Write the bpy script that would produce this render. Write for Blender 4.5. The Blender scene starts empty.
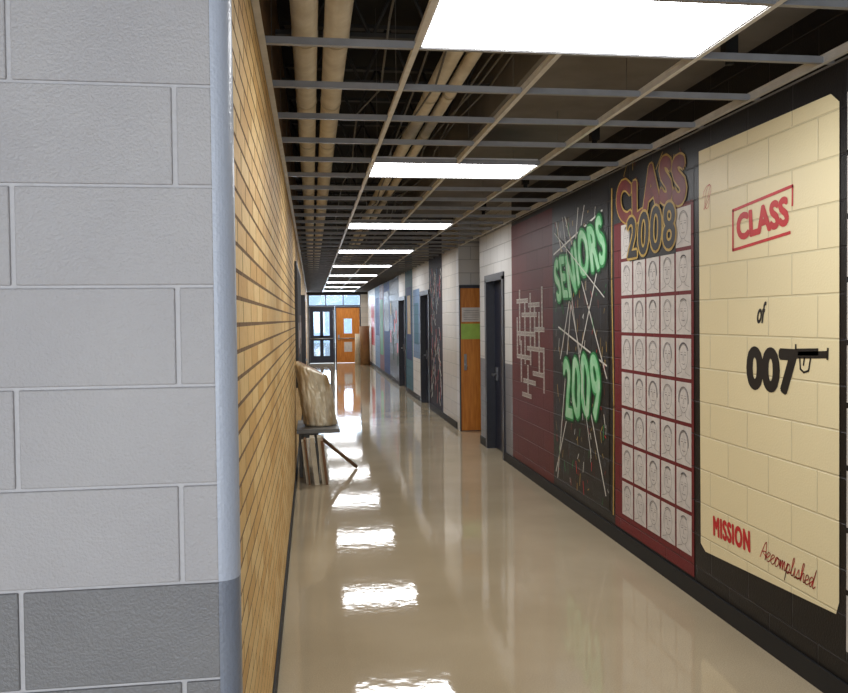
import bpy, math, random
from mathutils import Vector, Matrix, noise
random.seed(7)
S=bpy.context.scene
try:
    S.view_settings.view_transform='Standard'
except Exception: pass

# ------------------------------------------------------------------ materials
def lin(c): 
    f=lambda v:(v/255/12.92) if v/255<=0.04045 else ((v/255+0.055)/1.055)**2.4
    return (f(c[0]),f(c[1]),f(c[2]),1)
def base(name,rgb,rough=.5,metal=0,spec=.5):
    m=bpy.data.materials.new(name); m.use_nodes=True
    p=m.node_tree.nodes['Principled BSDF']
    p.inputs['Base Color'].default_value=lin(rgb); p.inputs['Roughness'].default_value=rough
    p.inputs['Metallic'].default_value=metal
    p.inputs['Specular IOR Level'].default_value=spec
    return m,m.node_tree,p
def noisy(name,rgb,rgb2,scale=4,rough=.5,metal=0,bump=.0,bscale=60,stretch=(1,1,1),spec=.5):
    m,t,p=base(name,rgb,rough,metal,spec)
    g=t.nodes.new('ShaderNodeTexCoord'); mp=t.nodes.new('ShaderNodeMapping'); mp.inputs['Scale'].default_value=stretch
    t.links.new(g.outputs['Object'],mp.inputs['Vector'])
    n=t.nodes.new('ShaderNodeTexNoise'); n.inputs['Scale'].default_value=scale; n.inputs['Detail'].default_value=5
    t.links.new(mp.outputs[0],n.inputs['Vector'])
    r=t.nodes.new('ShaderNodeValToRGB'); r.color_ramp.elements[0].color=lin(rgb); r.color_ramp.elements[1].color=lin(rgb2)
    r.color_ramp.elements[0].position=.35; r.color_ramp.elements[1].position=.65
    t.links.new(n.outputs['Fac'],r.inputs['Fac']); t.links.new(r.outputs[0],p.inputs['Base Color'])
    if bump>0:
        n2=t.nodes.new('ShaderNodeTexNoise'); n2.inputs['Scale'].default_value=bscale; n2.inputs['Detail'].default_value=3
        t.links.new(g.outputs['Object'],n2.inputs['Vector'])
        b=t.nodes.new('ShaderNodeBump'); b.inputs['Strength'].default_value=bump; b.inputs['Distance'].default_value=.01
        t.links.new(n2.outputs['Fac'],b.inputs['Height']); t.links.new(b.outputs[0],p.inputs['Normal'])
    return m
def block(name,rgb,rough=.35,var=.06,swap='YZ',groove=.55,spec=.5):
    """paint on concrete block: block joints in colour + bump"""
    m,t,p=base(name,rgb,rough,0,spec)
    g=t.nodes.new('ShaderNodeTexCoord'); s=t.nodes.new('ShaderNodeSeparateXYZ'); c=t.nodes.new('ShaderNodeCombineXYZ')
    t.links.new(g.outputs['Object'],s.inputs[0])
    t.links.new(s.outputs[swap[0]],c.inputs[0]); t.links.new(s.outputs['Z'],c.inputs[1])
    b=t.nodes.new('ShaderNodeTexBrick'); b.inputs['Scale'].default_value=1
    b.inputs['Brick Width'].default_value=.41; b.inputs['Row Height'].default_value=.205
    b.inputs['Mortar Size'].default_value=.006; b.inputs['Mortar Smooth'].default_value=.6
    col=lin(rgb)
    b.inputs['Color1'].default_value=col
    b.inputs['Color2'].default_value=tuple(v*(1-var) for v in col[:3])+(1,)
    b.inputs['Mortar'].default_value=tuple(v*groove for v in col[:3])+(1,)
    t.links.new(c.outputs[0],b.inputs['Vector'])
    t.links.new(b.outputs['Color'],p.inputs['Base Color'])
    n=t.nodes.new('ShaderNodeTexNoise'); n.inputs['Scale'].default_value=90; t.links.new(g.outputs['Object'],n.inputs['Vector'])
    ma=t.nodes.new('ShaderNodeMath'); ma.operation='MULTIPLY_ADD'; ma.inputs[1].default_value=-3
    t.links.new(b.outputs['Fac'],ma.inputs[0]); t.links.new(n.outputs['Fac'],ma.inputs[2])
    bu=t.nodes.new('ShaderNodeBump'); bu.inputs['Strength'].default_value=.6; bu.inputs['Distance'].default_value=.002
    t.links.new(ma.outputs[0],bu.inputs['Height']); t.links.new(bu.outputs[0],p.inputs['Normal'])
    return m
def emis(name,rgb,s):
    m=bpy.data.materials.new(name); m.use_nodes=True; t=m.node_tree; t.nodes.clear()
    e=t.nodes.new('ShaderNodeEmission'); e.inputs[0].default_value=lin(rgb); e.inputs[1].default_value=s
    o=t.nodes.new('ShaderNodeOutputMaterial'); t.links.new(e.outputs[0],o.inputs[0]); return m
def glassm():
    m=bpy.data.materials.new('window_glass'); m.use_nodes=True; t=m.node_tree; t.nodes.clear()
    a=t.nodes.new('ShaderNodeBsdfTransparent'); a.inputs[0].default_value=(.85,.92,1,1)
    b=t.nodes.new('ShaderNodeBsdfGlossy'); b.inputs['Roughness'].default_value=.02
    x=t.nodes.new('ShaderNodeMixShader'); x.inputs[0].default_value=.08
    o=t.nodes.new('ShaderNodeOutputMaterial')
    t.links.new(a.outputs[0],x.inputs[1]); t.links.new(b.outputs[0],x.inputs[2]); t.links.new(x.outputs[0],o.inputs[0]); return m

M={}
M['cmu']=noisy('painted_block_grey',(177,174,176),(184,181,182),3,.42,bump=.3,bscale=190)
M['cmu_mortar']=noisy('painted_mortar_grey',(190,188,190),(197,195,197),9,.5,bump=.3)
M['cmu_dk']=noisy('painted_block_dark_grey',(122,121,123),(129,128,129),3,.4,bump=.3,bscale=190)
M['cmu_bluelit']=noisy('bullnose_blue_daylight_tint',(184,191,206),(190,197,211),3,.35,bump=.2,bscale=110)  # bluish daylight on the rounded corner, put into the colour
M['cmu_bluelit_dk']=noisy('bullnose_dark_band_daylight_tint',(124,130,144),(130,136,148),3,.35,bump=.2,bscale=110)  # dark grey band, with the same bluish light mixed into its colour
M['brick1']=noisy('brick_tan',(222,184,120),(212,170,104),25,.6,bump=.25,bscale=80)
M['brick2']=noisy('brick_gold',(230,196,136),(218,182,118),25,.6,bump=.25,bscale=80)
M['brick3']=noisy('brick_brown',(210,168,102),(198,154,88),25,.6,bump=.25,bscale=80)
M['mortar']=noisy('dark_mortar',(128,98,62),(98,72,44),20,.9)
M['black']=block('mural_black_block',(21,19,21),.42,.2,groove=1.9,spec=.35)
M['white']=block('white_block',(208,206,202),.45)
M['wgrey']=block('wainscot_grey_block',(120,121,126),.4)
M['cream']=block('cream_mural_block',(232,219,178),.42,.05,groove=.82)
M['maroon']=block('maroon_mural_block',(108,28,34),.5,.1,spec=.35)
M['maroon2']=block('dark_maroon_mural_block',(100,38,38),.5,.18,spec=.35)
M['xwhite']=block('white_block_x',(200,198,195),.4,swap='XZ')
M['blue']=block('blue_mural_block',(44,66,118),.6,spec=.2)
M['teal']=block('teal_mural_block',(66,110,130),.6,spec=.2)
M['purple']=block('purple_mural_block',(36,28,44),.6,spec=.2)
M['beige']=block('beige_block',(190,182,170),.4)
M['lblue']=block('light_blue_mural_block',(110,136,170),.6,spec=.2)
def flat(n,c,r=.45,**k): return noisy(n,c,tuple(max(0,int(v*.93)) for v in c),12,r,**k)
M['red']=flat('red_paint',(200,34,40)); M['ink']=flat('black_paint',(20,18,20)); M['paper']=flat('drawing_paper',(208,203,198))
M['pencil']=flat('pencil_line',(134,129,129)); M['green']=noisy('spray_green',(24,116,58),(46,150,80),14,.55); M['mint']=noisy('spray_mint',(112,196,136),(176,216,184),7,.55)
M['yellow']=noisy('yellow_paint',(164,130,50),(190,160,84),12,.5); M['mar_letter']=noisy('maroon_letter_paint',(96,32,32),(120,46,40),10,.5); M['wpaint']=flat('white_paint',(216,214,206))
M['dgreen']=noisy('dark_green_haze',(18,46,32),(22,66,42),12,.6)
M['baseb']=flat('black_vinyl_base',(18,19,22),.6)
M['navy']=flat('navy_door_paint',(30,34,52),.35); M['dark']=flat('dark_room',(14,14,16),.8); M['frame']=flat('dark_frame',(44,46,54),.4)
M['wood']=noisy('orange_oak',(204,130,48),(180,106,32),6,.4,stretch=(6,6,.6)); M['metal']=flat('brushed_metal',(170,170,172),.3,metal=.9)
M['lime']=flat('lime_paper',(160,196,84)); M['tee']=flat('ceiling_tee_steel',(222,220,216),.4); M['teedk']=flat('cross_tee_steel',(146,146,148),.4)
M['deck']=noisy('dark_steel_deck',(22,21,21),(32,30,29),4,.8); M['joist']=flat('joist_steel',(58,57,56),.6)
M['soffit']=noisy('grey_brown_plaster',(122,118,114),(108,104,100),3,.8); M['pipe']=noisy('insulated_pipe_tan',(224,212,188),(208,194,168),8,.7,bump=.3,bscale=40)
M['wire']=flat('grey_conduit',(100,98,94),.5); M['lens']=emis('luminous_lens',(252,253,255),17.0)
M['lensfr']=flat('light_frame_white',(225,225,225),.4)
M['foil']=noisy('clear_plastic_wrap',(244,234,208),(168,138,94),5,.13,metal=.12,bump=.6,bscale=20,stretch=(1.6,1.6,.4))
M['kraft']=flat('kraft_paper',(140,104,66),.7); M['greyslab']=flat('grey_laminate',(110,110,108),.4)
M['boardc']=flat('cream_board',(206,194,170),.7); M['boardb']=flat('brown_board',(128,92,62),.7); M['stick']=flat('lumber',(120,86,54),.6)
M['tack']=flat('dark_tackboard',(52,46,44),.8); M['glass']=glassm(); M['ground']=flat('outside_paving',(200,200,196),.9)

# floor
m,t,p=base('polished_tan_terrazzo',(172,152,124),.05)
g=t.nodes.new('ShaderNodeTexCoord')
n=t.nodes.new('ShaderNodeTexNoise'); n.inputs['Scale'].default_value=1.3; n.inputs['Detail'].default_value=6; t.links.new(g.outputs['Object'],n.inputs['Vector'])
r=t.nodes.new('ShaderNodeValToRGB'); r.color_ramp.elements[0].color=lin((170,155,128)); r.color_ramp.elements[1].color=lin((185,170,143))
r.color_ramp.elements[0].position=.3; r.color_ramp.elements[1].position=.7
t.links.new(n.outputs['Fac'],r.inputs[0])
n3=t.nodes.new('ShaderNodeTexNoise'); n3.inputs['Scale'].default_value=160; t.links.new(g.outputs['Object'],n3.inputs['Vector'])
mx=t.nodes.new('ShaderNodeMix'); mx.data_type='RGBA'; mx.blend_type='OVERLAY'; mx.inputs[0].default_value=.35
t.links.new(r.outputs[0],mx.inputs[6]); t.links.new(n3.outputs['Fac'],mx.inputs[7]); t.links.new(mx.outputs[2],p.inputs['Base Color'])
n2=t.nodes.new('ShaderNodeTexNoise'); n2.inputs['Scale'].default_value=11; n2.inputs['Detail'].default_value=2; t.links.new(g.outputs['Object'],n2.inputs['Vector'])
b=t.nodes.new('ShaderNodeBump'); b.inputs['Strength'].default_value=.3; b.inputs['Distance'].default_value=.0022
t.links.new(n2.outputs['Fac'],b.inputs['Height']); t.links.new(b.outputs[0],p.inputs['Normal'])
M['floor']=m

# ------------------------------------------------------------------ mesh builder
class B:
    def __init__(s): s.v=[]; s.f=[]; s.m=[]; s.mats=[]; s.sm=[]
    def mi(s,k):
        if k not in s.mats: s.mats.append(k)
        return s.mats.index(k)
    def poly(s,pts,k,sm=False):
        i=len(s.v); s.v+= [tuple(q) for q in pts]; s.f.append(tuple(range(i,i+len(pts)))); s.m.append(s.mi(k)); s.sm.append(sm)
    def box(s,x0,x1,y0,y1,z0,z1,k):
        i=len(s.v)
        s.v+=[(x0,y0,z0),(x1,y0,z0),(x1,y1,z0),(x0,y1,z0),(x0,y0,z1),(x1,y0,z1),(x1,y1,z1),(x0,y1,z1)]
        for f in [(0,3,2,1),(4,5,6,7),(0,1,5,4),(1,2,6,5),(2,3,7,6),(3,0,4,7)]:
            s.f.append(tuple(i+j for j in f)); s.m.append(s.mi(k)); s.sm.append(False)
    def cyl(s,a,b,r,k,n=12,r2=None):
        a=Vector(a); b=Vector(b); d=(b-a).normalized(); r2=r if r2 is None else r2
        u=d.orthogonal().normalized(); w=d.cross(u); i=len(s.v)
        for c,rr in((a,r),(b,r2)):
            for j in range(n):
                an=2*math.pi*j/n; s.v.append(tuple(c+(u*math.cos(an)+w*math.sin(an))*rr))
        for j in range(n):
            s.f.append((i+j,i+(j+1)%n,i+n+(j+1)%n,i+n+j)); s.m.append(s.mi(k)); s.sm.append(True)
        s.f.append(tuple(i+j for j in reversed(range(n)))); s.m.append(s.mi(k)); s.sm.append(False)
        s.f.append(tuple(i+n+j for j in range(n))); s.m.append(s.mi(k)); s.sm.append(False)
    def wq(s,x,y0,y1,z0,z1,k):      # rectangle on a wall facing -X
        s.poly([(x,y1,z0),(x,y0,z0),(x,y0,z1),(x,y1,z1)],k)
    def stroke(s,x,pts,w,k):        # ribbon on a wall facing -X
        for (ya,za),(yb,zb) in zip(pts[:-1],pts[1:]):
            L=math.hypot(yb-ya,zb-za) or 1e-6; ny=-(zb-za)/L*w/2; nz=(yb-ya)/L*w/2
            ey=(yb-ya)/L*w*.3; ez=(zb-za)/L*w*.3
            q=[(x,ya-ey+ny,za-ez+nz),(x,ya-ey-ny,za-ez-nz),(x,yb+ey-ny,zb+ez-nz),(x,yb+ey+ny,zb+ez+nz)]
            s.poly(q,k)
    def done(s,name,parent=None,bevel=0):
        me=bpy.data.meshes.new(name); me.from_pydata(s.v,[],s.f); me.update()
        for k in s.mats: me.materials.append(M[k])
        me.polygons.foreach_set('material_index',s.m); me.polygons.foreach_set('use_smooth',s.sm)
        o=bpy.data.objects.new(name,me); S.collection.objects.link(o)
        if parent: o.parent=parent
        if bevel:
            md=o.modifiers.new('bevel','BEVEL'); md.width=bevel; md.segments=2; md.limit_method='ANGLE'
        return o
def text(name,s,x,yc,zc,w,h,k,parent,rot=0,bold=0,shear=0,jit=0,track=1,wob=0):
    """painted lettering; bold = stroke thickening in metres (copies of the glyph mesh around the outline)"""
    cu=bpy.data.curves.new(name,'FONT'); cu.body=s; cu.shear=shear; cu.resolution_u=4; cu.space_character=track
    ob=bpy.data.objects.new(name,cu); S.collection.objects.link(ob)
    bpy.context.view_layer.update()
    dg=bpy.context.evaluated_depsgraph_get()
    me=bpy.data.meshes.new_from_object(ob.evaluated_get(dg))
    bpy.data.objects.remove(ob)
    vs=[(v.co.x,v.co.y) for v in me.vertices]; fs=[tuple(p_.vertices) for p_ in me.polygons]
    xs=[q[0] for q in vs]; ys=[q[1] for q in vs]
    cx=(min(xs)+max(xs))/2; cy=(min(ys)+max(ys))/2
    sx=(w-2*bold)/(max(xs)-min(xs)); sy=(h-2*bold)/(max(ys)-min(ys))
    c,sn=math.cos(rot),math.sin(rot)
    V=[];F=[]
    offs=[(0,0)]
    if bold:
        offs+=[(bold*math.cos(2*math.pi*i/10),bold*math.sin(2*math.pi*i/10)) for i in range(10)]
        if bold>.02: offs+=[(bold*.5*math.cos(2*math.pi*i/8),bold*.5*math.sin(2*math.pi*i/8)) for i in range(8)]
    for n_,(ox,oy) in enumerate(offs):
        i0=len(V)
        for (px,py) in vs:
            a0=(px-cx)*sx; b0=(py-cy)*sy
            a=a0+ox; bb=b0+oy
            if jit: bb+=jit*math.sin(a0*9)
            if wob: a+=wob*math.sin(b0*14+a0*3); bb+=wob*math.sin(a0*11+1)
            V.append((x-.00002*n_,yc-(a*c-bb*sn),zc+(a*sn+bb*c)))
        F+=[tuple(i0+q for q in f) for f in fs]
    me2=bpy.data.meshes.new(name); me2.from_pydata(V,[],F); me2.materials.append(M[k]); me2.update()
    o=bpy.data.objects.new(name,me2); S.collection.objects.link(o); o.parent=parent
    return o
def place(o,dz):
    """shift a finished mural along the wall to its surveyed position"""
    for q in [o]+list(o.children):
        for v in q.data.vertices: v.co.y=1.0766*v.co.y+.052; v.co.z+=dz
        q.data.update()

XL=-.197; XR=2.335; XR2=2.265; YE=33.0; ZT=3.8; ZC=2.87
# ------------------------------------------------------------------ floor / ceiling deck
b=B(); b.box(-4,3.9,-4,YE+.1,-.1,0,'floor'); b.done('floor')
b=B(); b.box(-4.2,3.9,-4.2,YE+.2,ZT,ZT+.1,'deck'); b.done('ceiling')
b=B(); b.box(1.25,XR-.002,-1,11.1,3.16,3.20,'soffit'); b.box(1.25,1.29,-1,11.1,3.20,ZT-.002,'soffit'); b.done('ceiling_soffit')

# ------------------------------------------------------------------ left block return (real blocks)
YF=1.755; R=.040; XK=-.163
b=B()
b.box(-4,XK-R,YF+.006,YF+.2,0,ZT,'cmu_mortar')
hz=.2094; g=.005; ZB=1.196
for k in range(-6,13):
    z0=ZB+k*hz; z1=min(z0+hz,ZT); z0=max(z0,0)
    if z1-z0<.03: continue
    mat='cmu' if k>=0 else 'cmu_dk'
    js=[XK-R]; x=-.279 if k%2==0 else -.603
    while x>-4: js.append(x); x-=.405
    js.append(-4)
    for i in range(len(js)-1):
        xa=js[i+1]+g; xb=js[i]-(0 if i==0 else g)
        b.box(xa,xb,YF,YF+.03,z0+.003,z1-.003,mat)
b.done('wall_left_block_return',bevel=.003)
b=B()
def bull(z0,z1,k):
    n=10; ye_=YF+R+.02
    prof=[(XK-R-.001,YF)]+[(XK-R+R*math.sin(a),YF+R-R*math.cos(a)) for a in [math.pi/2*i/n for i in range(n+1)]]+[(XK,ye_)]
    for (xa,ya),(xb,yb) in zip(prof[:-1],prof[1:]):
        b.poly([(xa,ya,z0),(xb,yb,z0),(xb,yb,z1),(xa,ya,z1)],k,True)
    b.poly([(XK,ye_,z0),(XL-.02,ye_,z0),(XL-.02,ye_,z1),(XK,ye_,z1)],k)
    for z,rev in((z0,1),(z1,0)):
        pts=[(x,y,z) for x,y in prof]+[(XK-R,ye_,z)]
        b.poly(pts[::-1] if rev else pts,k)
bull(0,ZB,'cmu_bluelit_dk'); bull(ZB,ZT,'cmu_bluelit')
b.done('trim_bullnose_corner')

# ------------------------------------------------------------------ left brick wall (flush-struck joints)
b=B(); YB=YF+R+.021
b.box(XL-.2,XL-.0007,YB,YE,0,ZT,'mortar')
rh=.0725; L=.3
for r_ in range(int(3.0/rh)):
    z=r_*rh; y=YB - (L/2 if r_%2 else 0)
    while y<YE:
        ya=max(y,YB)+.008; yb=min(y+L,YE)-.008; jx=random.uniform(-.0002,.0002)
        if yb-ya>.02: b.box(XL-.03,XL+jx,ya,yb,z+.006,z+rh-.006,random.choice(['brick1','brick1','brick2','brick2','brick3']))
        y+=L
b.done('wall_left')
b=B(); b.box(XL+.002,XL+.012,YB,YE,0,.1,'baseb'); b.done('baseboard_left')

# tack board + door on left wall far
b=B(); b.box(XL+.002,XL+.03,9.7,13.0,.95,2.45,'frame'); b.box(XL+.03,XL+.034,9.76,12.94,1.0,2.4,'tack')
for i in range(9):
    y=9.95+i*.32; b.box(XL+.034,XL+.036,y,y+.2,1.3+.1*(i%3),1.62+.1*(i%3),'paper' if i%2 else 'kraft')
b.done('tack_board')
b=B(); b.box(XL+.013,XL+.08,14.6,14.7,0,2.2,'frame'); b.box(XL+.013,XL+.08,15.6,15.7,0,2.2,'frame'); b.box(XL+.013,XL+.08,14.7,15.6,2.1,2.2,'frame')
b.box(XL+.013,XL+.04,14.7,15.6,.01,2.1,'navy'); b.cyl((XL+.04,15.5,1),(XL+.1,15.5,1),.02,'metal'); b.done('door_1')

# ------------------------------------------------------------------ right wall
b=B()
def seg(x,ya,yb,z0,z1,k): b.box(x,x+.2,ya,yb,z0,z1,k)
YW=9.295; YN=11.13; YS=12.4
seg(XR,-4,YW,0,ZT,'black')
D0,D1,DT=9.72,10.69,2.27
for ya,yb in((YW,D0),(D1,YN)):
    seg(XR,ya,yb,0,1.2,'wgrey'); seg(XR,ya,yb,1.2,ZT,'white')
seg(XR,D0,D1,DT,ZT,'white')
b.box(3.5,3.7,YN,YS,0,ZT,'white'); b.box(XR+.2,3.7,YN-.2,YN,0,ZT,'xwhite')
b.box(XR2,3.7,YS,YS+.2,0,ZT,'xwhite')
doors=[(15.6,16.8),(19.65,21.1)]
segs=[(YS+.2,14.0,'beige'),(14.0,15.6,'purple'),(16.8,18.2,'white'),(18.2,19.65,'teal'),(21.1,23.7,'black'),(23.7,25.6,'blue'),(25.6,27.2,'maroon'),(27.2,29.2,'lblue'),(29.2,YE,'white')]
for ya,yb,k in segs: seg(XR2,ya,yb,0,ZT,k)
for ya,yb in doors: seg(XR2,ya,yb,2.27,ZT,'white')
b.done('wall_right')
b=B()
for ya,yb in((-4,D0-.06),(D1+.06,YN)): b.box(XR-.014,XR-.002,ya,yb,0,.11,'baseb')
for ya,yb in((YS+.2,15.54),(16.86,19.59),(21.16,YE)): b.box(XR2-.014,XR2-.002,ya,yb,0,.11,'baseb')
b.done('baseboard_right')

def sidedoor(name,x,ya,yb,zt,slab):
    b=B()
    b.box(x-.02,x+.18,ya-.05,ya+.04,0,zt,'frame'); b.box(x-.02,x+.18,yb-.04,yb+.05,0,zt,'frame')
    b.box(x-.02,x+.18,ya-.05,yb+.05,zt-.04,zt+.05,'frame')
    b.box(x+.1,x+.145,ya+.045,yb-.045,.01,zt-.045,slab)
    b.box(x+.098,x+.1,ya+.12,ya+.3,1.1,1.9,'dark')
    b.cyl((x+.1,yb-.12,1.0),(x+.04,yb-.12,1.0),.012,'metal'); b.box(x+.035,x+.05,yb-.22,yb-.1,.985,1.015,'metal')
    b.box(x+.09,x+.1,yb-.16,yb-.08,.92,1.1,'metal')
    return b.done(name)
sidedoor('door_2',XR,D0,D1,DT,'navy')
sidedoor('door_3',XR2,15.6,16.8,2.27,'navy')
sidedoor('door_4',XR2,19.65,21.1,2.27,'navy')
b=B(); yd=YS-.004; x0=XR2+.015
b.box(x0,x0+.95,yd-.045,yd-.002,.01,2.22,'wood'); b.box(x0-.015,x0,yd-.06,yd-.002,0,2.26,'frame'); b.box(x0+.95,x0+1,yd-.06,yd-.002,0,2.26,'frame'); b.box(x0-.015,x0+1,yd-.06,yd-.002,2.22,2.27,'frame')
b.box(x0+.05,x0+.09,yd-.06,yd-.045,.95,1.2,'metal'); b.cyl((x0+.07,yd-.045,1.02),(x0+.07,yd-.11,1.02),.02,'metal')
b.box(x0+.02,x0+.34,yd-.048,yd-.045,1.7,1.92,'paper'); b.box(x0+.01,x0+.33,yd-.048,yd-.045,1.43,1.67,'lime')
for i in range(5): b.box(x0+.05,x0+.29,yd-.0495,yd-.048,1.73+i*.035,1.737+i*.035,'pencil')
b.done('door_5')

# ------------------------------------------------------------------ murals
E=.003
b=B(); x=XR-E
b.poly([(x,4.27,2.71),(x,4.255,.33),(x,4.2,.295),(x,3.06,.36),(x,3.04,.42),(x,3.045,2.66),(x,3.1,2.71)][::-1],'cream')
x2=x-.002
b.stroke(x2,[(3.895,2.30),(3.37,2.345)],.016,'red'); b.stroke(x2,[(3.39,2.12),(3.895,2.08),(3.895,2.30)],.016,'red'); b.stroke(x2,[(3.37,2.345),(3.372,2.25)],.012,'red')
b.stroke(x2,[(3.44,1.515),(3.13,1.532)],.034,'ink'); b.stroke(x2,[(3.34,1.535),(3.19,1.542)],.034,'ink')
b.stroke(x2,[(3.115,1.56),(3.118,1.512)],.012,'ink'); b.stroke(x2,[(3.345,1.57),(3.345,1.53)],.012,'ink')
b.stroke(x2,[(3.315,1.51),(3.31,1.455),(3.285,1.44),(3.25,1.45),(3.235,1.51)],.010,'ink'); b.stroke(x2,[(3.28,1.51),(3.287,1.475)],.010,'ink')
pts=[(4.17+.05*math.cos(t_*.7)*(1-t_/40),2.42+.07*math.sin(t_*.55)) for t_ in range(24)]
b.stroke(x2,pts,.003,'red')
def pen(letters,y,z,sc,slant,w,k):
    G={'A':([(0,0),(.5,1.5),(.8,1.9),(.9,1.2),(.95,0),(.95,.8),(.35,.75),(1.15,.35)],1.1),'c':([(.6,.85),(.3,1),(.05,.6),(.15,.1),(.45,0),(.75,.3)],.75),
       'o':([(0,.3),(.1,.8),(.4,1),(.65,.6),(.5,.1),(.2,0),(.1,.4),(.4,.9),(.8,.8)],.8),'m':([(0,.2),(.15,.95),(.2,0),(.35,.8),(.5,.95),(.55,0),(.7,.8),(.85,.95),(.9,.1),(1.1,.2)],1.1),
       'p':([(0,.2),(.2,1),(.05,-.9),(.2,.6),(.45,1),(.65,.6),(.45,0),(.2,.1),(.8,.2)],.8),'l':([(0,.2),(.35,1.4),(.3,1.9),(.15,1.5),(.15,.2),(.3,0),(.5,.2)],.5),
       'i':([(0,.2),(.15,.95),(.15,.1),(.3,0),(.45,.2)],.42),'s':([(0,.1),(.3,1),(.4,.6),(.5,.2),(.3,0),(.1,.1),(.65,.2)],.65),
       'h':([(0,.2),(.35,1.5),(.28,1.9),(.12,1.4),(.1,0),(.25,.7),(.5,.9),(.55,.1),(.75,.1)],.75),'e':([(0,.3),(.45,.6),(.4,.95),(.15,.9),(.05,.4),(.2,0),(.6,.2)],.6),
       'd':([(.6,.8),(.3,1),(.05,.5),(.25,0),(.5,.4),(.85,1.9),(.6,.3),(.75,0),(1,.3)],.9)}
    cx_=0; P=[]
    for ch in letters:
        g_,ad=G[ch]; P+=[(cx_+a_+bb_*slant,bb_) for a_,bb_ in g_]; cx_+=ad
    Q=[]
    for i in range(len(P)-1):
        p0=P[max(i-1,0)];p1=P[i];p2=P[i+1];p3=P[min(i+2,len(P)-1)]
        for q in range(4):
            t_=q/4; f=lambda a,b_,c,d:.5*(2*b_+(c-a)*t_+(2*a-5*b_+4*c-d)*t_*t_+(3*b_-a-3*c+d)*t_**3)
            Q.append((f(p0[0],p1[0],p2[0],p3[0]),f(p0[1],p1[1],p2[1],p3[1])))
    Q.append(P[-1]); W_=max(q[0] for q in Q)
    b.stroke(x2,[(y-q[0]/W_*sc,z+q[1]*.05-q[0]/W_*.02) for q in Q],w,k)
pen('Accomplished',3.64,.44,.45,.22,.0048,'red')
o7=b.done('mural_class_of_007')
text('word_class','CLASS',x2,3.63,2.215,.46,.15,'red',o7,rot=.075,bold=.009)
text('word_of','of',x2,3.625,1.73,.085,.115,'ink',o7,shear=.4,bold=.003)
text('number_007','007',x2,3.545,1.435,.44,.235,'ink',o7,bold=.016)
text('word_mission','MISSION',x2,3.92,.485,.38,.12,'red',o7,bold=.006,rot=.03,track=1.15)
place(o7,.035)

# class of 2008 mural
b=B(); x=XR-E
y0,y1=4.335,5.56
b.wq(x,y0,y1,.08,2.12,'maroon'); b.wq(x,y0,y0+.24,2.12,2.42,'maroon'); b.wq(x,y1-.3,y1,2.12,2.42,'maroon')
b.stroke(x-.0008,[(5.60,.15),(5.58,1.0),(5.61,2.0),(5.60,2.7)],.02,'yellow')
pw=.216; ph=.277
def portrait(b,x,yc,zc,w=.195,h=.252):
    b.wq(x-.001,yc-w/2,yc+w/2,zc-h/2,zc+h/2,'paper')
    xx=x-.002
    fw=random.uniform(.050,.060); fh=random.uniform(.072,.082); cz=zc+.012; n=16
    el=[(yc+fw*math.sin(2*math.pi*i/n),cz+fh*math.cos(2*math.pi*i/n)*(1 if math.cos(2*math.pi*i/n)>0 else 1.12)) for i in range(n+1)]
    b.stroke(xx,el,.003,'pencil')
    hl=random.choice([.5,.9,1.5])
    hr=[(yc+fw*1.15*math.sin(a),cz+fh*1.12*math.cos(a)) for a in [(-1+2*i/12)*hl*1.2 for i in range(13)]]
    b.stroke(xx-.0003,hr,random.uniform(.004,.010),'pencil')
    for sgn in(-1,1):
        b.stroke(xx,[(yc+sgn*.033,cz+.01),(yc+sgn*.013,cz+.01)],.005,'pencil')
        b.stroke(xx,[(yc+sgn*.036,cz+.024),(yc+sgn*.01,cz+.027)],.0025,'pencil')
        b.stroke(xx,[(yc+sgn*.02,cz-.08),(yc+sgn*.024,cz-.1),(yc+sgn*.08,cz-.118)],.003,'pencil')
    b.stroke(xx,[(yc,cz+.005),(yc+.006,cz-.022),(yc-.004,cz-.024)],.003,'pencil')
    b.stroke(xx,[(yc-.02,cz-.046),(yc,cz-.051),(yc+.02,cz-.046)],.004,'pencil')
for c in range(5):
    for r_ in range(8):
        if r_==7 and 0<c<4: continue
        portrait(b,x,y0+.02+pw*(c+.5),.19+ph*(r_+.5))
b.wq(x-.0026,4.56,5.27,2.11,2.42,'ink')
for i in range(14):
    y=random.uniform(4.4,5.5); z=random.uniform(2.62,2.8); b.stroke(x-.0004,[(y,z),(y+random.uniform(-.1,.1),z+random.uniform(-.1,.1))],.008,random.choice(['yellow','mar_letter']))
o8=b.done('mural_class_of_2008')
b=B()
for i in range(9): portrait(b,XR-E,2.895,.35+.277*i)
place(b.done('mural_portrait_column'),.03)
for bd,k,xo,e in((.034,'yellow',.006,0),(.020,'mar_letter',.008,.028)):
    text('word_class_'+k,'CLASS',XR-xo,4.96,2.575,1.10-e,.35-e,k,o8,rot=.05,bold=bd,jit=.03,track=1.06,wob=.006)
text('number_2008_y','2008',XR-.0095,4.93,2.295,.78,.34,'yellow',o8,bold=.024,rot=.03,track=1.06,wob=.006)
text('number_2008_k','2008',XR-.0105,4.93,2.295,.744,.304,'ink',o8,bold=.006,rot=.03,track=1.06,wob=.006)
place(o8,.047)

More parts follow.
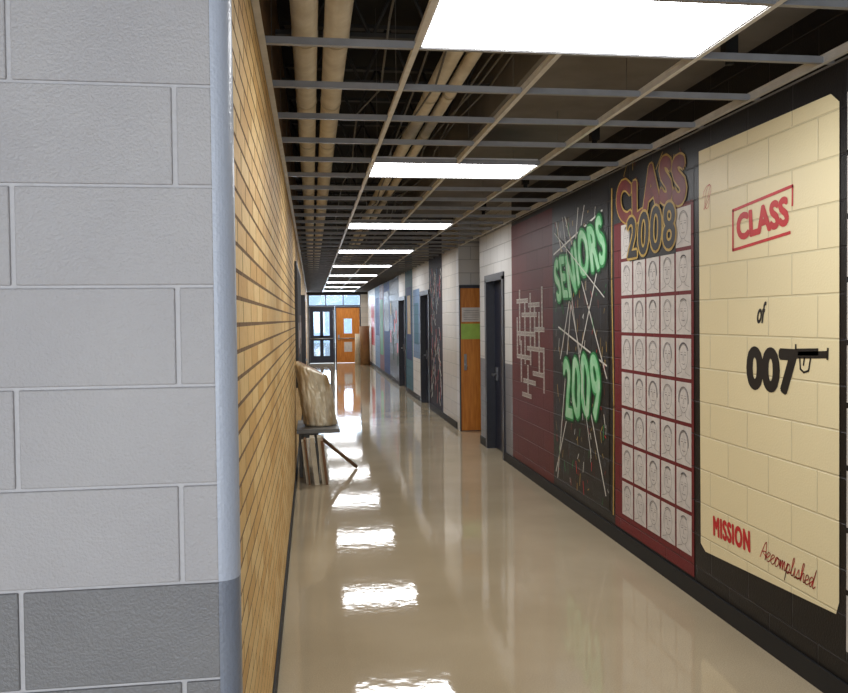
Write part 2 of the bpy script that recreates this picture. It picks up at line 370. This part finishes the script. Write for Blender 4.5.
# seniors 2009 mural
b=B(); x=XR-E
b.wq(x,5.68,7.07,.12,2.7,'black')
x-=.001
W=[[(6.95,2.6),(5.75,.25)],[(5.78,2.3),(7.0,.2)],[(6.35,2.65),(6.95,.15)],[(6.7,2.62),(5.72,1.2)],[(7.03,2.3),(5.8,2.55)],[(6.9,1.6),(5.72,1.3)],[(6.2,2.65),(6.85,1.3)]]
for l in W: b.stroke(x,l,.016,'wpaint')
for i in range(190):
    y=random.uniform(5.7,7.05); z=random.uniform(.2,2.65); k=random.choice(['yellow','red','yellow','wpaint','green','mar_letter'])
    l=random.uniform(.01,.12); b.stroke(x-.0002,[(y,z),(y+random.uniform(-.03,.03),z-l)],random.uniform(.004,.012),k)
o9=b.done('mural_seniors_2009')
for bd,k,xo,e in((.055,'dgreen',.0055,.06),(.034,'green',.0075,.018),(.013,'mint',.0095,-.024)):
    text('word_seniors_'+k,'SENIORS',XR-xo,6.36,2.17,1.28+e,.44+e,k,o9,rot=.30,bold=bd,jit=.03,track=1.12,wob=.010)
    text('number_2009_'+k,'2009',XR-xo,6.3,1.08,.92+e,.58+e,k,o9,rot=.12,bold=bd,track=1.1,wob=.014)
b=B()
for l in [[(6.75,2.62),(6.05,.5)],[(6.98,2.5),(5.75,1.85)]]: b.stroke(XR-.0105,l,.010,'wpaint')
b.done('spray_lines',parent=o9)
place(o9,.06)

# crossword mural
b=B(); x=XR-E
b.wq(x,7.07,8.585,.05,2.75,'maroon2')
cs=.052; gy0=8.38; gz0=2.0
cells=set()
for (c,r_,l,d) in [(0,2,9,'h'),(2,0,12,'v'),(4,5,11,'h'),(6,2,14,'v'),(10,1,15,'v'),(1,9,12,'h'),(8,12,11,'h'),(13,3,10,'v'),(16,5,13,'v'),(0,14,10,'h'),(3,11,9,'v'),(12,17,8,'h'),(14,8,6,'h'),(0,6,8,'v'),(9,3,8,'h'),(5,19,9,'h'),(18,0,9,'v'),(19,12,9,'v'),(4,22,7,'h'),(8,16,7,'v')]:
    for i in range(l): cells.add((c+(i if d=='h' else 0),r_+(i if d=='v' else 0)))
for (c,r_) in sorted(cells):
    if c>20 or r_>24: continue
    y=gy0-c*cs; z=gz0-r_*cs
    b.wq(x-.001,y-cs+.002,y-.002,z-cs+.002,z-.002,'wpaint'); b.wq(x-.0015,y-cs+.010,y-.010,z-cs+.010,z-.010,'maroon2')
    b.stroke(x-.002,[(y-cs*.5+random.uniform(-.008,.008),z-.014),(y-cs*.5,z-cs+.014)],.011,'wpaint')
place(b.done('mural_crossword'),.07)

# far murals
b=B(); x=XR2-E
for i in range(80):
    y=random.uniform(14.1,15.4); z=random.uniform(.4,2.7); s_=random.uniform(.05,.2)
    b.stroke(x,[(y,z),(y+random.uniform(-.1,.1),z-s_),(y+random.uniform(-.1,.1),z-2*s_)],.03,random.choice(['wpaint','wpaint','lblue','red']))
b.wq(x,17.0,18.1,.9,2.4,'lblue'); b.wq(x-.001,17.2,17.9,1.2,2.1,'teal')
b.wq(x,18.4,19.4,.8,2.5,'blue'); b.wq(x-.001,18.6,19.2,1.4,2.3,'yellow')
for i in range(12):
    y=21.3+random.random()*2.1; z=.5+random.random()*1.7; b.wq(x-.0002*i,y,y+.3,z,z+.35,random.choice(['red','maroon','lblue','dgreen','yellow']))
b.wq(x,23.9,25.4,1.4,2.6,'ink'); b.wq(x,25.9,27,.6,2.4,'green'); b.wq(x,27.5,28.9,1.2,2.5,'blue'); b.wq(x,29.5,31,.8,2.4,'red')
b.done('mural_panels_far')

# ------------------------------------------------------------------ end wall & doors
ye=YE; XA,XM,XB=-.14,.93,1.98; Z1=2.24; Z2=2.78
b=B()
b.box(XL-.2,3.7,ye,ye+.2,Z2,ZT,'deck'); b.box(XL-.2,XA,ye,ye+.2,0,Z2,'beige'); b.box(XB,3.7,ye,ye+.2,0,Z2,'beige')
b.done('wall_end')
def enddoor(name,xa,xb,style):
    b=B(); y=ye+.03; z1=Z1
    b.box(xa,xa+.05,y,y+.1,0,z1+.05,'frame'); b.box(xb-.05,xb,y,y+.1,0,z1+.05,'frame'); b.box(xa,xb,y,y+.1,z1,z1+.06,'frame')
    xa+=.052; xb-=.052
    if style=='glass':
        k='navy'; b.box(xa,xa+.16,y+.02,y+.06,.01,z1,k); b.box(xb-.16,xb,y+.02,y+.06,.01,z1,k); b.box(xa+.16,xb-.16,y+.02,y+.06,.01,.3,k); b.box(xa+.16,xb-.16,y+.02,y+.06,z1-.16,z1,k)
        b.box(xa+.16,xb-.16,y+.02,y+.06,.92,1.12,k); b.box((xa+xb)/2-.07,(xa+xb)/2+.07,y+.02,y+.06,.3,z1-.16,k)
        b.box(xa+.16,xb-.16,y+.036,y+.042,.3,z1-.16,'glass')
    else:
        k='wood'; wx0=xa+.3; wx1=xa+.62
        b.box(xa,wx0,y+.02,y+.06,.01,z1,k); b.box(wx1,xb,y+.02,y+.06,.01,z1,k); b.box(wx0,wx1,y+.02,y+.06,.01,1.2,k); b.box(wx0,wx1,y+.02,y+.06,1.8,z1,k)
        b.box(wx0,wx1,y+.036,y+.042,1.2,1.8,'glass')
        b.box(wx0,wx1,y+.014,y+.02,.45,.85,'paper')
        b.box(xa+.05,xa+.12,y,y+.02,.95,1.15,'metal')
    b.cyl((xa+.05,y-.03,1.0),(xb-.05,y-.03,1.0),.02,'metal'); b.box(xa+.04,xa+.07,y-.03,y+.02,.98,1.02,'metal'); b.box(xb-.07,xb-.04,y-.03,y+.02,.98,1.02,'metal')
    return b.done(name)
enddoor('door_6',XA,XM-.01,'glass'); enddoor('door_7',XM+.01,XB,'wood')
b=B(); b.box(XA,XB,ye+.03,ye+.13,Z1+.065,Z1+.11,'frame'); b.box(XA,XB,ye+.03,ye+.13,Z2-.04,Z2,'frame')
for xx in(XA,XA+.69,XA+1.39,XB-.04): b.box(xx,xx+.04,ye+.03,ye+.13,Z1+.11,Z2-.04,'frame')
b.box(XA+.04,XB-.04,ye+.075,ye+.08,Z1+.11,Z2-.04,'glass'); b.done('window_1')
b=B(); b.box(-12,14,ye+.2,ye+30,-.12,-.02,'ground'); b.done('outside_paving')
b=B(); b.cyl((2.02,31.2,0),(2.0,31.25,1.5),.19,'kraft',20); b.cyl((1.76,31.6,0),(1.78,31.6,1.2),.12,'boardc',16); b.done('rolled_carpet')

# ------------------------------------------------------------------ ceiling grid & services
GX=[-.18,.445,1.06,1.68,2.28]; GY0=2.755; P=.61
LY=[GY0-2*3.05,GY0,GY0+5*P]+[GY0+(11+6*i)*P for i in range(7)]
def wallx(y): return XR if y<YN else (3.5 if y<YS else XR2)
b=B()
def tee(gx,ya,yb):
    b.box(gx-.012,gx+.012,ya,yb,ZC,ZC+.003,'tee'); b.box(gx-.002,gx+.002,ya,yb,ZC+.003,ZC+.04,'tee'); b.box(gx-.005,gx+.005,ya,yb,ZC+.03,ZC+.042,'tee')
for gx in GX:
    yb=YE if gx<2.1 else YS-.1
    if abs(gx-1.06)<.01:
        c=-3.9
        for y in LY:
            if y>c: tee(gx,c,y)
            c=y+P
        if c<YE: tee(gx,c,YE)
    else: tee(gx,-3.9,yb)
k=-10
while GY0+k*P<YE-.1:
    y=GY0+k*P; xa=XL+.003; xb=wallx(y)-.003
    b.box(xa,xb,y-.012,y+.012,ZC+.0005,ZC+.0035,'teedk'); b.box(xa,xb,y-.0015,y+.0015,ZC+.003,ZC+.034,'teedk'); k+=1
b.box(XL+.002,XL+.022,1.85,YE,ZC-.002,ZC,'tee'); b.box(XR-.022,XR-.002,-3.9,YN,ZC-.002,ZC,'teedk')
for gx in GX[:4]:
    y=.5
    while y<YE: b.cyl((gx,y,ZC+.09),(gx,y,3.16 if gx>1.25 and y<11 else ZT),.002,'wire',4); y+=1.22
b.done('suspended_ceiling_grid')
for y in LY:
    b=B(); xa,xb=.445+.014,1.68-.014; ya,yb=y+.014,y+P-.014
    b.box(xa,xb,ya,yb,ZC+.043,ZC+.048,'lensfr')
    b.box(xa,xa+.006,ya,yb,ZC+.004,ZC+.043,'lensfr'); b.box(xb-.006,xb,ya,yb,ZC+.004,ZC+.043,'lensfr')
    b.box(xa,xb,ya,ya+.006,ZC+.004,ZC+.043,'lensfr'); b.box(xa,xb,yb-.006,yb,ZC+.004,ZC+.043,'lensfr')
    b.poly([(xa+.008,ya+.008,ZC+.006),(xa+.008,yb-.008,ZC+.006),(xb-.008,yb-.008,ZC+.006),(xb-.008,ya+.008,ZC+.006)],'lens')
    b.done('ceiling_light_panel')
b=B(); y=1.0
while y<YE:
    xe=1.24 if y<11.1 else XR2-.02; xs0=XL+.02
    b.box(xs0,xe,y-.03,y+.03,3.33,3.355,'joist'); b.box(xs0,xe,y-.03,y+.03,3.70,3.725,'joist')
    n=8; dx=(xe-xs0)/n
    for i in range(n):
        za,zb=(3.35,3.70) if i%2 else (3.70,3.35)
        b.cyl((xs0+.01+i*dx,y,za),(xs0+(i+1)*dx-.01,y,zb),.011,'joist',6)
    y+=.9
b.done('open_web_steel_joists')
for nm,px,pz,r_ in(('ceiling_pipe',-.015,3.18,.064),('ceiling_pipe',.142,3.18,.064),('ceiling_pipe',.80,3.23,.05),('ceiling_pipe',.93,3.25,.04)):
    b=B(); b.cyl((px,-3.9,pz),(px,YE-.1,pz),r_,'pipe',20)
    y=-2
    while y<YE-1:
        b.cyl((px,y,pz),(px,y+.05,pz),r_+.003,'boardc',20); b.cyl((px,y+.3,pz+r_),(px,y+.3,3.325),.004,'wire',4); y+=1.22
    b.done(nm)
b=B()
for i in range(6):
    x0=random.uniform(.3,1.15); pts=[]
    for j in range(34):
        pts.append((min(1.2,max(.24,x0+.14*noise.noise((i*3.3,j*.6,0)))),j*.95-1,3.13+.12*noise.noise((i*7.1,j*.9,4))))
    for p_,q in zip(pts[:-1],pts[1:]): b.cyl(p_,q,.006,'wire',6)
b.done('ceiling_cable_bundle')
b=B()
for y in (3.7,5.6,7.5,9.4):
    b.box(2.0,2.06,y,y+.06,3.02,3.16,'dark'); b.cyl((2.03,y+.03,3.02),(2.03,y+.03,2.97),.02,'dark',8)
b.done('ceiling_hanger_bracket')

# ------------------------------------------------------------------ pile by the left wall
OY=1.13
b=B()
b.box(-.18,.29,7.75+OY,8.6+OY,.515,.56,'greyslab')
for xx,yy in((-.16,7.95),(.02,7.95),(-.16,8.5),(.02,8.5)): b.box(xx,xx+.04,yy+OY,yy+.04+OY,0,.515,'greyslab')
b.box(-.12,.02,7.96+OY,7.98+OY,.44,.50,'greyslab'); b.done('low_utility_table',bevel=.004)
b=B()
T_=[.03,.05,.018,.055,.02,.05]; xs_=.125
for i in range(6):
    t_=T_[i]; xb=xs_; xs_-=t_+.006; xt=xb-.05; k=['boardb','boardc','boardb','boardc','boardb','boardc'][i]; zt=[.47,.50,.49,.5,.48,.46][i]
    if xt<XL+.004: break
    ya=7.5+OY+.03*(i%3); yb=7.74+OY; j=len(b.v)
    b.v+= [(xb,ya,0),(xb+t_*.9,ya,0),(xb+t_*.9,yb,0),(xb,yb,0),(xt,ya,zt),(xt+t_*.9,ya,zt),(xt+t_*.9,yb,zt),(xt,yb,zt)]
    for f in [(0,3,2,1),(4,5,6,7),(0,1,5,4),(1,2,6,5),(2,3,7,6),(3,0,4,7)]: b.f.append(tuple(j+q for q in f)); b.m.append(b.mi(k)); b.sm.append(False)
b.done('leaning_board_stack')
# plastic wrapped insulation roll, leaning back on the wall
b=B(); nu,nv=120,64; a=Vector((.085,8.15+OY,.565)); top=Vector((-.02,8.15+OY,1.29)); i0=len(b.v)
for j in range(nv+1):
    t_=j/nv; c=a.lerp(top,t_)
    e=1-max(0,(t_-.94)/.06)**2.4*.22-max(0,(.03-t_)/.03)**2*.05
    for i in range(nu):
        an=2*math.pi*i/nu; ca,sa=math.cos(an),math.sin(an)
        sq=(abs(ca)**2.4+abs(sa)**2.4)**(-1/2.4)
        d=Vector((ca*sq*.188,sa*sq*.22,0))*e
        f_=-abs(noise.noise(Vector((ca*5+3,sa*5+t_*2,t_*2))))*.026-abs(noise.noise(Vector((ca*11,sa*11-t_*5,t_*5))))*.016+.006
        q=c+d*(1+f_/.18); q.z+=-.16*(ca*.5+.5)*max(0,t_-.5)/.5; q.x=max(q.x,XL+.006); b.v.append(tuple(q))
for j in range(nv):
    for i in range(nu):
        b.f.append((i0+j*nu+i,i0+j*nu+(i+1)%nu,i0+(j+1)*nu+(i+1)%nu,i0+(j+1)*nu+i)); b.m.append(b.mi('foil')); b.sm.append(True)
b.f.append(tuple(i0+i for i in reversed(range(nu)))); b.m.append(b.mi('kraft')); b.sm.append(False)
ci=len(b.v); cc=Vector((0,0,0))
for i in range(nu): cc+=Vector(b.v[i0+nv*nu+i])/nu
b.v.append(tuple(cc+Vector((0,0,.01))))
for i in range(nu): b.f.append((i0+nv*nu+i,i0+nv*nu+(i+1)%nu,ci)); b.m.append(b.mi('kraft')); b.sm.append(False)
b.done('plastic_wrapped_insulation_roll')
b=B(); b.cyl((.10,7.98+OY,.42),(.50,8.3+OY+.1,.018),.02,'stick',4); b.done('lumber_offcut')

# ------------------------------------------------------------------ lobby behind the camera
b=B(); b.box(-4.2,-4,-4.2,YF+.2,0,ZT,'white'); b.done('wall_lobby')
b=B(); b.box(-4,-3.2,-4.2,-4,0,ZT,'xwhite'); b.box(1.2,XR,-4.2,-4,0,ZT,'xwhite'); b.box(-3.2,1.2,-4.2,-4,2.7,ZT,'xwhite'); b.box(-3.2,1.2,-4.2,-4,0,.6,'xwhite'); b.done('wall_back')
b=B(); 
for xx in(-3.2,-1.75,-.3,1.15): b.box(xx,xx+.05,-4.15,-4.05,.6,2.7,'frame')
b.box(-3.15,1.15,-4.11,-4.1,.6,2.7,'glass'); b.done('added_back_window')  # unseen window, added to go with the fill from behind the camera

# ------------------------------------------------------------------ lights & world
def area(name,loc,rot,sx,sy,pw,col):
    l=bpy.data.lights.new(name,'AREA'); l.shape='RECTANGLE'; l.size=sx; l.size_y=sy; l.energy=pw; l.color=col
    o=bpy.data.objects.new(name,l); o.location=loc; o.rotation_euler=rot; S.collection.objects.link(o); return o
area('lobby_fill_lamp',(-1,-3.95,1.65),(math.radians(90),0,math.radians(0)),4.2,2.0,195,(.93,.965,1))  # added lamp behind the camera, daylight-coloured fill for the near blocks
area('entrance_daylight',(.9,YE+.9,1.6),(math.radians(-90),0,0),2.4,2.4,330,(.90,.96,1))
w=bpy.data.worlds.new('overcast_daylight'); S.world=w; w.use_nodes=True
bg=w.node_tree.nodes['Background']; bg.inputs[0].default_value=(.62,.8,1,1); bg.inputs[1].default_value=1.4

# ------------------------------------------------------------------ camera
FP=810
cd=bpy.data.cameras.new('camera'); cam=bpy.data.objects.new('camera',cd); S.collection.objects.link(cam)
cd.sensor_fit='HORIZONTAL'; cd.sensor_width=36; cd.lens=36*FP/848; cd.shift_y=-7.5/848; cd.clip_start=.05; cd.clip_end=200
yaw=math.atan(112/FP); pit=math.atan(20/FP)
cam.matrix_world=Matrix.Translation((0,0,1.75))@Matrix.Rotation(-yaw,4,'Z')@Matrix.Rotation(math.pi/2-pit,4,'X')@Matrix.Rotation(-.0106,4,'Z')
S.camera=cam
